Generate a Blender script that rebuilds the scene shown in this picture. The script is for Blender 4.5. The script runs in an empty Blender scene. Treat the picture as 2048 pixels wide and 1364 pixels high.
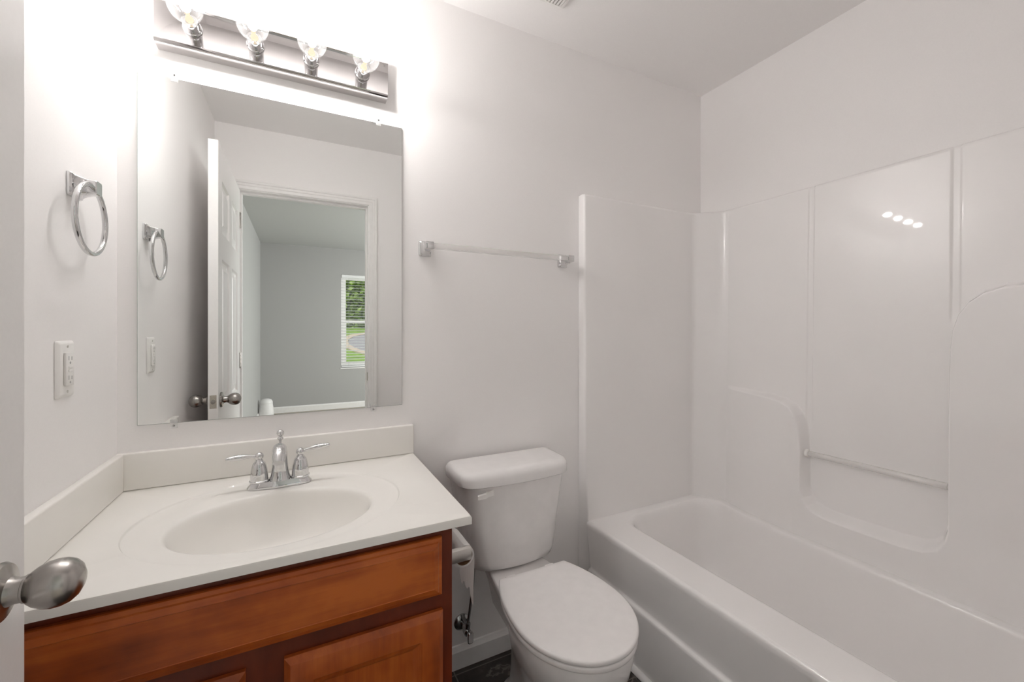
import bpy, bmesh, math, random
from mathutils import Vector, Matrix
PI = math.pi
random.seed(7)
SC = bpy.context.scene
COL = SC.collection

# ------------------------------------------------------------------ camera, world, daylight, exposure
cam_d = bpy.data.cameras.new('camera')
cam_d.sensor_width = 36.0
cam_d.lens = 833.7 / 2048 * 36
cam_d.shift_y = -20 / 2048
cam_d.clip_start = 0.02
cam = bpy.data.objects.new('camera', cam_d)
COL.objects.link(cam)
cam.location = (0, 0, 1.27)
cam.rotation_euler = (PI / 2, 0, -0.4702)
SC.camera = cam

world = bpy.data.worlds.new('sky')
SC.world = world
world.use_nodes = True
bg = world.node_tree.nodes['Background']
bg.inputs[0].default_value = (0.90, 0.95, 1.0, 1)
bg.inputs[1].default_value = 0.9

def lamp(name, kind, loc, rot, energy, color=(1, 1, 1), **kw):
    d = bpy.data.lights.new(name, kind)
    d.energy = energy
    d.color = color
    for k, v in kw.items():
        setattr(d, k, v)
    o = bpy.data.objects.new(name, d)
    o.location = loc
    o.rotation_euler = rot
    COL.objects.link(o)
    return o

lamp('sun', 'SUN', (0, 10, 12), (math.radians(38), 0, math.radians(200)), 2.6, (1, 0.96, 0.88), angle=0.01)
# fill lamp outside an unseen side window, both added to brighten the bedroom
lamp('daylight_fill_added', 'AREA', (3.53, -2.3, 1.5), (0, math.radians(90), 0), 172, (1.0, 0.985, 0.96),
     shape='RECTANGLE', size=1.5, size_y=2.2)
BULB = 325.0         # emission strength of each bulb's glowing core

# let the light bounce between the pale walls until it has died away
SC.cycles.max_bounces = 24
SC.cycles.diffuse_bounces = 20
SC.cycles.glossy_bounces = 8
SC.cycles.transparent_max_bounces = 16

vs = SC.view_settings
vs.view_transform = 'Standard'
vs.look = 'None'
vs.exposure = 0.0
vs.gamma = 1.0
vs.use_curve_mapping = False

# ------------------------------------------------------------------ helpers
WL = {}                                            # world location of every parent

def link(o, parent=None):
    COL.objects.link(o)
    if parent is not None:
        o.parent = parent

def tag(o, label=None, cat=None, group=None, kind=None):
    if label: o['label'] = label
    if cat: o['category'] = cat
    if group: o['group'] = group
    if kind: o['kind'] = kind
    return o

def thing(name, loc, label, cat, group=None):
    o = bpy.data.objects.new(name, None)
    o.empty_display_size = 0.05
    o.location = loc
    COL.objects.link(o)
    WL[o.name] = Vector(loc)
    return tag(o, label, cat, group)

def obj(name, bm, mat, parent=None, smooth=35, kind=None, label=None, origin=None):
    """link bm (in world coordinates) as one mesh object"""
    bmesh.ops.remove_doubles(bm, verts=bm.verts, dist=1e-6)
    bmesh.ops.recalc_face_normals(bm, faces=bm.faces)
    base = WL.get(parent.name, Vector()) if parent is not None else Vector()
    own = Vector(origin) if origin is not None else base.copy()
    bmesh.ops.translate(bm, verts=bm.verts, vec=-own)
    me = bpy.data.meshes.new(name)
    bm.to_mesh(me)
    bm.free()
    me.materials.append(mat)
    if smooth:
        for p in me.polygons: p.use_smooth = True
        try:
            me.set_sharp_from_angle(angle=math.radians(smooth))
        except Exception:
            pass
    o = bpy.data.objects.new(name, me)
    link(o, parent)
    o.location = own - base
    WL[o.name] = own
    if kind: o['kind'] = kind
    if label: o['label'] = label
    return o

def BM(): return bmesh.new()

def box(bm, x0, x1, y0, y1, z0, z1, bev=0.0, seg=2):
    g = bmesh.ops.create_cube(bm, size=1.0)
    vv = g['verts']
    bmesh.ops.scale(bm, vec=(x1 - x0, y1 - y0, z1 - z0), verts=vv)
    bmesh.ops.translate(bm, vec=((x0 + x1) / 2, (y0 + y1) / 2, (z0 + z1) / 2), verts=vv)
    if bev > 0:
        ee = list({e for v in vv for e in v.link_edges})
        bmesh.ops.bevel(bm, geom=ee, offset=bev, segments=seg, profile=0.5, affect='EDGES')
    return bm

def BOX(*a, **k): return box(BM(), *a, **k)

def rings(bm, rs, close=True, cap0=False, cap1=False):
    """bridge a list of vertex rings (lists of xyz)"""
    vr = [[bm.verts.new(p) for p in r] for r in rs]
    n = len(vr[0])
    for a, b in zip(vr[:-1], vr[1:]):
        for i in range(n if close else n - 1):
            j = (i + 1) % n
            try: bm.faces.new((a[i], a[j], b[j], b[i]))
            except ValueError: pass
    if cap0: bm.faces.new(vr[0][::-1])
    if cap1: bm.faces.new(vr[-1])
    return bm

def lathe(bm, prof, c, axis=(0, 0, 1), n=32):
    """prof: (radius, offset along axis) pairs"""
    ax = Vector(axis).normalized()
    t = Vector((0, 0, 1)) if abs(ax.z) < 0.9 else Vector((1, 0, 0))
    u = ax.cross(t).normalized()
    w = ax.cross(u)
    c = Vector(c)
    rs = []
    for r, h in prof:
        r = max(r, 1e-5)
        rs.append([c + ax * h + (u * math.cos(2 * PI * i / n) + w * math.sin(2 * PI * i / n)) * r for i in range(n)])
    return rings(bm, rs, cap0=True, cap1=True)

def tube(bm, pts, rad, n=12, close=False, squash=None):
    """a tube along pts; rad number or list; squash=(a,b) scales the section"""
    pts = [Vector(p) for p in pts]
    m = len(pts)
    rad = rad if isinstance(rad, (list, tuple)) else [rad] * m
    up = Vector((0, 0, 1))
    rs = []
    pu = None
    for i, p in enumerate(pts):
        if close: d = pts[(i + 1) % m] - pts[i - 1]
        else: d = pts[min(i + 1, m - 1)] - pts[max(i - 1, 0)]
        d.normalize()
        if pu is None:
            ref = up if abs(d.z) < 0.95 else Vector((1, 0, 0))
            u = (ref - d * ref.dot(d)).normalized()
        else:
            u = (pu - d * pu.dot(d)).normalized()
        pu = u
        w = d.cross(u)
        a, b = squash if squash else (1, 1)
        rs.append([p + (u * math.cos(2 * PI * k / n) * a + w * math.sin(2 * PI * k / n) * b) * rad[i] for k in range(n)])
    if close:
        rs.append(rs[0])
        return rings(bm, rs)
    return rings(bm, rs, cap0=True, cap1=True)

def prism(bm, poly, lo, hi, axis):
    """extrude a 2-D polygon along an axis ('x': poly=(y,z), 'y': (x,z), 'z': (x,y))"""
    def P(a, b, h):
        return {'x': (h, a, b), 'y': (a, h, b), 'z': (a, b, h)}[axis]
    return rings(bm, [[P(a, b, lo) for a, b in poly], [P(a, b, hi) for a, b in poly]], cap0=True, cap1=True)

def rrect(cx, cy, hx, hy, r, n=6):
    out = []
    for sx, sy, a0 in ((1, 1, 0), (-1, 1, 90), (-1, -1, 180), (1, -1, 270)):
        for k in range(n + 1):
            a = math.radians(a0 + 90 * k / n)
            out.append((cx + sx * (hx - r) + r * math.cos(a), cy + sy * (hy - r) + r * math.sin(a)))
    return out

def lerp_tab(tab, x):
    if x <= tab[0][0]: return tab[0][1]
    for (a, b), (c, d) in zip(tab[:-1], tab[1:]):
        if x <= c:
            t = (x - a) / (c - a)
            t = t * t * (3 - 2 * t)
            return b + (d - b) * t
    return tab[-1][1]

def lin_tab(tab, x):
    if x <= tab[0][0]: return tab[0][1]
    for (a, b), (c, d) in zip(tab[:-1], tab[1:]):
        if x <= c: return b + (d - b) * (x - a) / (c - a)
    return tab[-1][1]

# ------------------------------------------------------------------ materials
def mat(name):
    m = bpy.data.materials.new(name)
    m.use_nodes = True
    nt = m.node_tree
    return m, nt, nt.nodes['Principled BSDF']

def noise(nt, scale, detail=4, rough=0.5, stretch=(1, 1, 1)):
    tc = nt.nodes.new('ShaderNodeTexCoord')
    mp = nt.nodes.new('ShaderNodeMapping')
    mp.inputs['Scale'].default_value = stretch
    nz = nt.nodes.new('ShaderNodeTexNoise')
    nz.inputs['Scale'].default_value = scale
    nz.inputs['Detail'].default_value = detail
    nz.inputs['Roughness'].default_value = rough
    nt.links.new(tc.outputs['Object'], mp.inputs['Vector'])
    nt.links.new(mp.outputs['Vector'], nz.inputs['Vector'])
    return nz

def ramp(nt, src, stops):
    r = nt.nodes.new('ShaderNodeValToRGB')
    e = r.color_ramp.elements
    while len(e) < len(stops): e.new(0.5)
    for el, (p, c) in zip(e, stops):
        el.position = p
        el.color = (*c, 1)
    nt.links.new(src, r.inputs['Fac'])
    return r

def bump(nt, b, src, strength, dist=0.002):
    bp = nt.nodes.new('ShaderNodeBump')
    bp.inputs['Strength'].default_value = strength
    bp.inputs['Distance'].default_value = dist
    nt.links.new(src, bp.inputs['Height'])
    nt.links.new(bp.outputs['Normal'], b.inputs['Normal'])

def plain(name, col, rough=0.5, metal=0.0, coat=0.0, spec=0.5, tex=None):
    m, nt, b = mat(name)
    b.inputs['Roughness'].default_value = rough
    b.inputs['Metallic'].default_value = metal
    b.inputs['Coat Weight'].default_value = coat
    b.inputs['Coat Roughness'].default_value = 0.025
    b.inputs['Specular IOR Level'].default_value = spec
    sc, var, bs = tex if tex else (30, 0.02, 0.0)
    nz = noise(nt, sc)
    lo = tuple(max(0, c * (1 - var)) for c in col)
    hi = tuple(min(1, c * (1 + var)) for c in col)
    r = ramp(nt, nz.outputs['Fac'], [(0.3, lo), (0.7, hi)])
    nt.links.new(r.outputs['Color'], b.inputs['Base Color'])
    if bs: bump(nt, b, nz.outputs['Fac'], bs)
    return m

M = {}
M['wall'] = plain('wall_paint', (0.905, 0.892, 0.888), 0.42, spec=0.35, tex=(260, 0.01, 0.03))
M['ceil'] = plain('ceiling_paint', (0.90, 0.887, 0.883), 0.85, spec=0.2, tex=(220, 0.01, 0.05))
M['bedwall'] = plain('bedroom_paint_dimmed', (0.42, 0.42, 0.415), 0.6, spec=0.3, tex=(240, 0.01, 0.03))  # same paint as the bathroom, darkened to stand in for dimmer light
M['bedceil'] = plain('bedroom_ceiling_paint_dimmed', (0.50, 0.51, 0.50), 0.85, spec=0.2, tex=(220, 0.01, 0.05))  # ceiling colour lowered likewise to imitate the dim bedroom
M['trim'] = plain('trim_white', (0.86, 0.85, 0.845), 0.3, spec=0.5)
M['doorpaint'] = plain('door_white', (0.85, 0.84, 0.835), 0.28, spec=0.5, tex=(180, 0.01, 0.02))
M['acrylic'] = plain('surround_acrylic', (0.90, 0.887, 0.882), 0.32, coat=0.8, spec=0.5, tex=(4, 0.006, 0.0))
M['marble'] = plain('cultured_marble', (0.86, 0.845, 0.81), 0.5, coat=0.5, spec=0.5, tex=(6, 0.012, 0.0))
M['china'] = plain('vitreous_china', (0.83, 0.815, 0.81), 0.4, coat=0.8)
M['seat'] = plain('seat_plastic', (0.85, 0.83, 0.825), 0.4, coat=0.4)
M['plastic'] = plain('white_plastic', (0.86, 0.85, 0.83), 0.3)
M['chrome'] = plain('chrome', (0.70, 0.70, 0.705), 0.05, metal=1.0)
M['plate'] = plain('polished_plate', (0.66, 0.64, 0.64), 0.04, metal=1.0)
M['darkchrome'] = plain('dark_chrome', (0.42, 0.42, 0.42), 0.12, metal=1.0)
M['satin'] = plain('satin_post', (0.72, 0.70, 0.67), 0.3, metal=1.0)
M['nickel'] = plain('brushed_nickel', (0.42, 0.40, 0.38), 0.27, metal=1.0, tex=(90, 0.06, 0.02))
M['brass'] = plain('latch_metal', (0.52, 0.49, 0.44), 0.4, metal=1.0, tex=(400, 0.2, 0.05))
M['black'] = plain('black_shade', (0.03, 0.03, 0.03), 0.6)
M['grey'] = plain('grey_print', (0.42, 0.42, 0.42), 0.6)
M['mirror'] = plain('mirror_silver', (0.86, 0.875, 0.865), 0.0, metal=1.0, tex=(2, 0.0, 0))
M['glassedge'] = plain('mirror_edge', (0.42, 0.45, 0.43), 0.15, spec=0.6)
def tissue():
    m = bpy.data.materials.new('tissue_paper')
    m.use_nodes = True
    nt = m.node_tree
    nt.nodes.clear()
    out = nt.nodes.new('ShaderNodeOutputMaterial')
    a = nt.nodes.new('ShaderNodeBsdfDiffuse'); a.inputs[0].default_value = (0.88, 0.87, 0.86, 1)
    b = nt.nodes.new('ShaderNodeBsdfTranslucent'); b.inputs[0].default_value = (0.85, 0.84, 0.83, 1)
    mx = nt.nodes.new('ShaderNodeMixShader'); mx.inputs[0].default_value = 0.35
    nz = noise(nt, 350)
    bp = nt.nodes.new('ShaderNodeBump'); bp.inputs['Strength'].default_value = 0.2; bp.inputs['Distance'].default_value = 0.002
    nt.links.new(nz.outputs['Fac'], bp.inputs['Height'])
    nt.links.new(bp.outputs['Normal'], a.inputs['Normal'])
    nt.links.new(a.outputs[0], mx.inputs[1]); nt.links.new(b.outputs[0], mx.inputs[2])
    nt.links.new(mx.outputs[0], out.inputs[0])
    return m
M['paper'] = tissue()
M['card'] = plain('cardboard', (0.20, 0.11, 0.055), 0.9)
M['blind'] = plain('blind_white', (0.85, 0.86, 0.86), 0.4)
M['carpet'] = plain('carpet_beige', (0.42, 0.38, 0.33), 0.95, tex=(500, 0.2, 0.5))
M['bin'] = plain('bin_white', (0.82, 0.81, 0.81), 0.4)
M['grass'] = plain('lawn_green', (0.20, 0.33, 0.045), 0.9, tex=(1.2, 0.35, 0))
M['road'] = plain('asphalt', (0.34, 0.32, 0.34), 0.9, tex=(2, 0.1, 0))
M['kerb'] = plain('kerb_concrete', (0.58, 0.47, 0.37), 0.9, tex=(3, 0.08, 0))
M['bark'] = plain('bark', (0.10, 0.07, 0.05), 0.9, tex=(8, 0.3, 0.5))
M['leaf'] = plain('foliage', (0.23, 0.33, 0.075), 0.7, tex=(1.5, 0.7, 0))

def wood(name, stretch):
    m, nt, b = mat(name)
    n1 = noise(nt, 6.0, 5, 0.55, stretch)
    n2 = noise(nt, 60.0, 4, 0.6, tuple(s if s > 0.5 else s * 0.4 for s in stretch))
    n3 = noise(nt, 9.0, 3, 0.6)
    mx = nt.nodes.new('ShaderNodeMath'); mx.operation = 'MULTIPLY_ADD'
    mx.inputs[1].default_value = 0.30
    nt.links.new(n2.outputs['Fac'], mx.inputs[0])
    nt.links.new(n1.outputs['Fac'], mx.inputs[2])
    ad = nt.nodes.new('ShaderNodeMath'); ad.operation = 'MULTIPLY_ADD'
    ad.inputs[1].default_value = 0.6
    nt.links.new(n3.outputs['Fac'], ad.inputs[0])
    nt.links.new(mx.outputs[0], ad.inputs[2])
    hf = nt.nodes.new('ShaderNodeMath'); hf.operation = 'MULTIPLY'
    hf.inputs[1].default_value = 0.5
    nt.links.new(ad.outputs[0], hf.inputs[0])
    r = ramp(nt, hf.outputs[0], [(0.36, (0.18, 0.031, 0.006)), (0.475, (0.36, 0.073, 0.011)), (0.58, (0.52, 0.130, 0.021))])
    nt.links.new(r.outputs['Color'], b.inputs['Base Color'])
    b.inputs['Roughness'].default_value = 0.31
    b.inputs['Coat Weight'].default_value = 0.06
    b.inputs['Coat Roughness'].default_value = 0.2
    b.inputs['Specular IOR Level'].default_value = 0.4
    bump(nt, b, n2.outputs['Fac'], 0.05)
    return m
M['woodh'] = wood('cherry_wood_horizontal', (0.25, 1, 1.6))
M['woodv'] = wood('cherry_wood_vertical', (1.6, 1, 0.2))
M['woodf'] = wood('cherry_wood_frame', (1.2, 1, 0.5))
for nd in M['woodf'].node_tree.nodes:
    if nd.type == 'VALTORGB':
        for el, c in zip(nd.color_ramp.elements, ((0.085, 0.014, 0.005), (0.13, 0.022, 0.007), (0.17, 0.03, 0.009))):
            el.color = (*c, 1)

def tile():
    m, nt, b = mat('dark_marbled_tile')
    n1 = noise(nt, 7, 8, 0.65)
    n2 = noise(nt, 2.5, 6, 0.6)
    base = ramp(nt, n1.outputs['Fac'], [(0.35, (0.010, 0.008, 0.007)), (0.55, (0.040, 0.030, 0.025)), (0.72, (0.13, 0.112, 0.10))])
    vein = ramp(nt, n2.outputs['Fac'], [(0.488, (0, 0, 0)), (0.5, (1, 1, 1)), (0.512, (0, 0, 0))])
    mx = nt.nodes.new('ShaderNodeMix'); mx.data_type = 'RGBA'
    mx.inputs[7].default_value = (0.16, 0.145, 0.13, 1)
    nt.links.new(vein.outputs['Color'], mx.inputs[0])
    nt.links.new(base.outputs['Color'], mx.inputs[6])
    tc = nt.nodes.new('ShaderNodeTexCoord')
    mp = nt.nodes.new('ShaderNodeMapping')
    mp.inputs['Location'].default_value = (0.10, 0.06, 0)
    br = nt.nodes.new('ShaderNodeTexBrick')
    br.offset = 0.0
    br.inputs['Scale'].default_value = 1.0
    br.inputs['Brick Width'].default_value = 0.305
    br.inputs['Row Height'].default_value = 0.305
    br.inputs['Mortar Size'].default_value = 0.0025
    br.inputs['Mortar Smooth'].default_value = 0.3
    nt.links.new(tc.outputs['Object'], mp.inputs['Vector'])
    nt.links.new(mp.outputs['Vector'], br.inputs['Vector'])
    m2 = nt.nodes.new('ShaderNodeMix'); m2.data_type = 'RGBA'
    m2.inputs[7].default_value = (0.17, 0.15, 0.135, 1)
    nt.links.new(br.outputs['Fac'], m2.inputs[0])
    nt.links.new(mx.outputs[2], m2.inputs[6])
    nt.links.new(m2.outputs[2], b.inputs['Base Color'])
    b.inputs['Roughness'].default_value = 0.3
    return m
M['tile'] = tile()

def thin_glass(name, tint, refl_rough, haze, haze_col=(0.9, 0.9, 0.9), ior=1.5):
    """thin-walled clear material: straight transmission plus a Fresnel reflection and a little haze"""
    m = bpy.data.materials.new(name)
    m.use_nodes = True
    nt = m.node_tree
    nt.nodes.clear()
    out = nt.nodes.new('ShaderNodeOutputMaterial')
    tr = nt.nodes.new('ShaderNodeBsdfTransparent'); tr.inputs[0].default_value = (*tint, 1)
    df = nt.nodes.new('ShaderNodeBsdfDiffuse'); df.inputs[0].default_value = (*haze_col, 1)
    gl = nt.nodes.new('ShaderNodeBsdfGlossy'); gl.inputs['Roughness'].default_value = refl_rough
    m1 = nt.nodes.new('ShaderNodeMixShader'); m1.inputs[0].default_value = haze
    nt.links.new(tr.outputs[0], m1.inputs[1]); nt.links.new(df.outputs[0], m1.inputs[2])
    lw = nt.nodes.new('ShaderNodeLayerWeight'); lw.inputs['Blend'].default_value = 0.5
    pw = nt.nodes.new('ShaderNodeMath'); pw.operation = 'POWER'; pw.inputs[1].default_value = 4.0
    nt.links.new(lw.outputs['Facing'], pw.inputs[0])
    fr = nt.nodes.new('ShaderNodeMath'); fr.operation = 'MULTIPLY_ADD'
    fr.inputs[1].default_value = 0.55; fr.inputs[2].default_value = 0.045
    nt.links.new(pw.outputs[0], fr.inputs[0])
    m2 = nt.nodes.new('ShaderNodeMixShader')
    nt.links.new(fr.outputs[0], m2.inputs[0])
    nt.links.new(m1.outputs[0], m2.inputs[1]); nt.links.new(gl.outputs[0], m2.inputs[2])
    nt.links.new(m2.outputs[0], out.inputs[0])
    return m
M['bulbglass'] = thin_glass('bulb_glass', (0.97, 0.97, 0.97), 0.02, 0.012)
M['clearbar'] = thin_glass('clear_acrylic', (0.95, 0.945, 0.945), 0.05, 0.30, (0.92, 0.91, 0.90))
M['pane'] = thin_glass('window_pane', (0.97, 0.98, 0.98), 0.0, 0.0)
M['clip'] = thin_glass('clear_clip', (0.95, 0.95, 0.95), 0.05, 0.25)

def emit(name, col, s):
    m = bpy.data.materials.new(name)
    m.use_nodes = True
    nt = m.node_tree
    nt.nodes.clear()
    out = nt.nodes.new('ShaderNodeOutputMaterial')
    e = nt.nodes.new('ShaderNodeEmission')
    e.inputs[0].default_value = (*col, 1)
    e.inputs[1].default_value = s
    nt.links.new(e.outputs[0], out.inputs[0])
    return m
M['core'] = emit('bulb_glow', (1.0, 0.968, 0.945), BULB)
M['stemglow'] = emit('bulb_stem_glow', (1.0, 0.80, 0.58), 1.25)

# ------------------------------------------------------------------ room dimensions
XL, XR = -0.445, 1.872            # left wall, right wall
YB, YF = 1.50, 0.03               # mirror wall, door wall (room faces)
ZC = 2.497                        # ceiling
DX0, DX1, DZ = -0.325, 0.410, 2.115   # door opening
YH = -0.085                       # door wall, bedroom face
BXL, BXR, BY, BZ = -0.54, 3.40, -4.40, 2.62   # bedroom

S = 'structure'
obj('floor', BOX(XL - .1, XR + .1, YH, YB + .1, -0.06, 0), M['tile'], kind=S, smooth=0)
obj('ceiling', BOX(XL - .1, XR + .1, YH, YB + .1, ZC, ZC + .06), M['ceil'], kind=S, smooth=0)
obj('wall_back', BOX(XL - .1, XR + .1, YB, YB + .1, 0, ZC), M['wall'], kind=S, smooth=0)
obj('wall_left', BOX(XL - .1, XL, YF, YB, 0, ZC), M['wall'], kind=S, smooth=0)
obj('wall_right', BOX(XR, XR + .1, YF, YB, 0, ZC), M['wall'], kind=S, smooth=0)
bm = BM()
box(bm, -0.64, DX0 - .018, YH, YF, 0, BZ)
box(bm, DX1 + .018, BXR, YH, YF, 0, BZ)
box(bm, DX0 - .018, DX1 + .018, YH, YF, DZ + .018, BZ)
obj('wall_front', bm, M['wall'], kind=S, smooth=0)

# bedroom beyond the doorway (seen in the mirror)
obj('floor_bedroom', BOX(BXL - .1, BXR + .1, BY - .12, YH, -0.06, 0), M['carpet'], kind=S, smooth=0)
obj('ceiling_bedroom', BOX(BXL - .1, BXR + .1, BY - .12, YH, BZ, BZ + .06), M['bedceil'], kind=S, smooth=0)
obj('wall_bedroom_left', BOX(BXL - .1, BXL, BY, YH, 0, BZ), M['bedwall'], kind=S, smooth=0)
WX0, WX1, WZ0, WZ1 = 0.60, 1.52, 0.665, 2.20           # window opening in the far bedroom wall
bm = BM()
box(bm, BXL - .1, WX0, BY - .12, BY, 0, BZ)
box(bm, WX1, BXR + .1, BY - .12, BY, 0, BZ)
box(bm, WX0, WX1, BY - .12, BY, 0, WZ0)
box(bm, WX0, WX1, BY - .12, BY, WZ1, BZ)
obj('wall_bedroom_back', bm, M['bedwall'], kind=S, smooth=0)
VY0, VY1, VZ0, VZ1 = -3.42, -1.18, 0.74, 2.26           # opening for the added side window
bm = BM()
box(bm, BXR, BXR + .1, BY, VY0, 0, BZ); box(bm, BXR, BXR + .1, VY1, YH, 0, BZ)
box(bm, BXR, BXR + .1, VY0, VY1, 0, VZ0); box(bm, BXR, BXR + .1, VY0, VY1, VZ1, BZ)
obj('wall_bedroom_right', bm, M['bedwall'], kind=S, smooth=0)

def base_prof(t, h): return [(0, 0), (t, 0), (t, h - .018), (t * .55, h - .010), (t * .4, h - .002), (0, h)]
# baseboards (profiles extruded along the wall)
bm = BM(); prism(bm, [(YB - a, b) for a, b in base_prof(.015, .082)], 0.362, 1.095, 'x')
obj('baseboard_back', bm, M['trim'], kind=S, smooth=30)
bm = BM(); prism(bm, [(XL + a, b) for a, b in base_prof(.015, .082)], YF + .02, 0.93, 'y')
obj('baseboard_left', bm, M['trim'], kind=S, smooth=30)
bm = BM(); prism(bm, [(YF + a, b) for a, b in base_prof(.015, .082)], 0.47, 1.095, 'x')
obj('baseboard_front', bm, M['trim'], kind=S, smooth=30)
bm = BM(); prism(bm, [(BY + a, b) for a, b in base_prof(.016, .095)], BXL + .017, BXR, 'x')
obj('baseboard_bedroom_back', bm, M['trim'], kind=S, smooth=30)
bm = BM(); prism(bm, [(BXL + a, b) for a, b in base_prof(.016, .095)], BY, YH, 'y')
obj('baseboard_bedroom_left', bm, M['trim'], kind=S, smooth=30)
# quarter-round strip along the foot of the tub apron
bm = BM(); prism(bm, [(1.1185, 0.001)] + [(1.1185 - .018 * math.cos(a), .001 + .018 * math.sin(a)) for a in [PI / 2 * k / 6 for k in range(7)]], 0.08, 1.44, 'y')
obj('trim_1', bm, M['trim'], kind=S, smooth=50)

# door jamb and casing
bm = BM()
box(bm, DX0 - .018, DX0, YH, YF, 0, DZ + .018)
box(bm, DX1, DX1 + .018, YH, YF, 0, DZ + .018)
box(bm, DX0, DX1, YH, YF, DZ, DZ + .018)
for x0, x1 in ((DX0, DX0 + .011), (DX1 - .011, DX1)):
    box(bm, x0, x1, -0.045, -0.012, 0, DZ - .011)
box(bm, DX0, DX1, -0.045, -0.012, DZ - .011, DZ)
obj('trim_2', bm, M['trim'], kind=S, smooth=0)
def casing(yface, sgn):
    bm = BM()
    w = 0.052
    prof = [(0, 0), (0, .008), (.006, .011), (.018, .0115), (.022, .014), (.034, .0145), (.038, .018), (w - .004, .0185), (w, .014), (w, 0)]
    def P(d, h, corner):
        y = yface + sgn * h
        return {'bl': (DX0 - .005 - d, y, 0), 'tl': (DX0 - .005 - d, y, DZ + .005 + d),
                'tr': (DX1 + .005 + d, y, DZ + .005 + d), 'br': (DX1 + .005 + d, y, 0)}[corner]
    rs = [[P(d, h, c) for d, h in prof] for c in ('bl', 'tl', 'tr', 'br')]
    return rings(bm, rs, cap0=True, cap1=True)
obj('trim_3', casing(YF, 1), M['trim'], kind=S, smooth=25)
obj('trim_4', casing(YH, -1), M['trim'], kind=S, smooth=25)

# ------------------------------------------------------------------ raised / recessed panels
def nested(bm, rect, steps, frame):
    """concentric rectangles; frame(u,v,h)->xyz; steps (inset,height)"""
    u0, u1, v0, v1 = rect
    rs = []
    for i, h in steps:
        rs.append([frame(u0 + i, v0 + i, h), frame(u1 - i, v0 + i, h), frame(u1 - i, v1 - i, h), frame(u0 + i, v1 - i, h)])
    rings(bm, rs, cap1=True)

# door leaf, opened against the left wall: hinge at (-.321,.03), free edge y=.772
door = tag(thing('door_1', (-0.340, YF + .005, 0.012), 'white six-panel bathroom door standing open at the left edge', 'door'), kind=S)
LX0, LX1, LY0, LY1, LZ0, LZ1 = -0.3575, -0.3205, YF + .006, 0.772, 0.012, 2.108
bm = BM()
cols = [(0.105, 0.325), (0.415, 0.635)]
rows = [(0.16, 0.72), (0.93, 1.60), (1.72, 1.96)]
for xf, sg in ((LX1, 1), (LX0, -1)):
    us = [0] + [c for p in cols for c in p] + [LY1 - LY0]
    zs = [LZ0] + [c for p in rows for c in p] + [LZ1]
    for a in range(len(us) - 1):
        for b in range(len(zs) - 1):
            if a % 2 == 1 and b % 2 == 1:
                nested(bm, (us[a], us[a + 1], zs[b], zs[b + 1]),
                       [(0, 0), (.007, -.0085), (.015, -.0115), (.022, -.010), (.045, -.0015), (.047, -.0010)],
                       lambda u, v, h: (xf + sg * h, LY0 + u, v))
            else:
                vv = [bm.verts.new((xf, LY0 + u, v)) for u, v in ((us[a], zs[b]), (us[a + 1], zs[b]), (us[a + 1], zs[b + 1]), (us[a], zs[b + 1]))]
                bm.faces.new(vv)
for poly in (((LX0, LY1, LZ0), (LX1, LY1, LZ0), (LX1, LY1, LZ1), (LX0, LY1, LZ1)),
             ((LX0, LY0, LZ0), (LX1, LY0, LZ0), (LX1, LY0, LZ1), (LX0, LY0, LZ1)),
             ((LX0, LY0, LZ1), (LX1, LY0, LZ1), (LX1, LY1, LZ1), (LX0, LY1, LZ1)),
             ((LX0, LY0, LZ0), (LX1, LY0, LZ0), (LX1, LY1, LZ0), (LX0, LY1, LZ0))):
    bm.faces.new([bm.verts.new(p) for p in poly])
obj('door_leaf', bm, M['doorpaint'], door, smooth=12)
KZ, KY = 0.960, 0.712
kprof = [(.0, 0), (.034, 0), (.0345, .004), (.032, .008), (.022, .0105), (.0165, .013), (.0145, .019), (.0145, .0255),
         (.0160, .0265), (.0160, .0285), (.0185, .031), (.0228, .0365), (.0262, .044), (.0278, .052), (.0272, .060), (.0245, .0675), (.019, .0735), (.011, .0775), (.004, .079), (0, .0792)]
for xf, sg in ((LX1, 1), (LX0, -1)):
    obj('door_knob', lathe(BM(), kprof, (xf, KY, KZ), (sg, 0, 0), 48), M['nickel'], door, smooth=30, label='brushed nickel egg-shaped knob')
obj('latch_plate', BOX(-0.3515, -0.3265, LY1 - .0002, LY1 + .0012, KZ - .029, KZ + .029, .0004, 1), M['brass'], door, smooth=0)
bm = lathe(BM(), [(.0085, 0), (.0085, .007), (.006, .0105), (0, .011)], (-0.339, LY1 + .001, KZ), (0, 1, 0), 20)
obj('latch_bolt', bm, M['nickel'], door)
for z in (0.25, 1.05, 1.88):
    bm = lathe(BM(), [(.006, 0), (.006, .09), (.0045, .094)], (-0.3185, YF + .0195, z), (0, 0, 1), 14)
    obj('hinge', bm, M['nickel'], door)
# strike plate let into the far jamb
bm = BOX(DX1 - .0022, DX1 - .0005, -0.011, 0.024, KZ - .028, KZ + .028, .0004, 1)
obj('trim_5', bm, M['brass'], kind=S, smooth=0)

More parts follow.
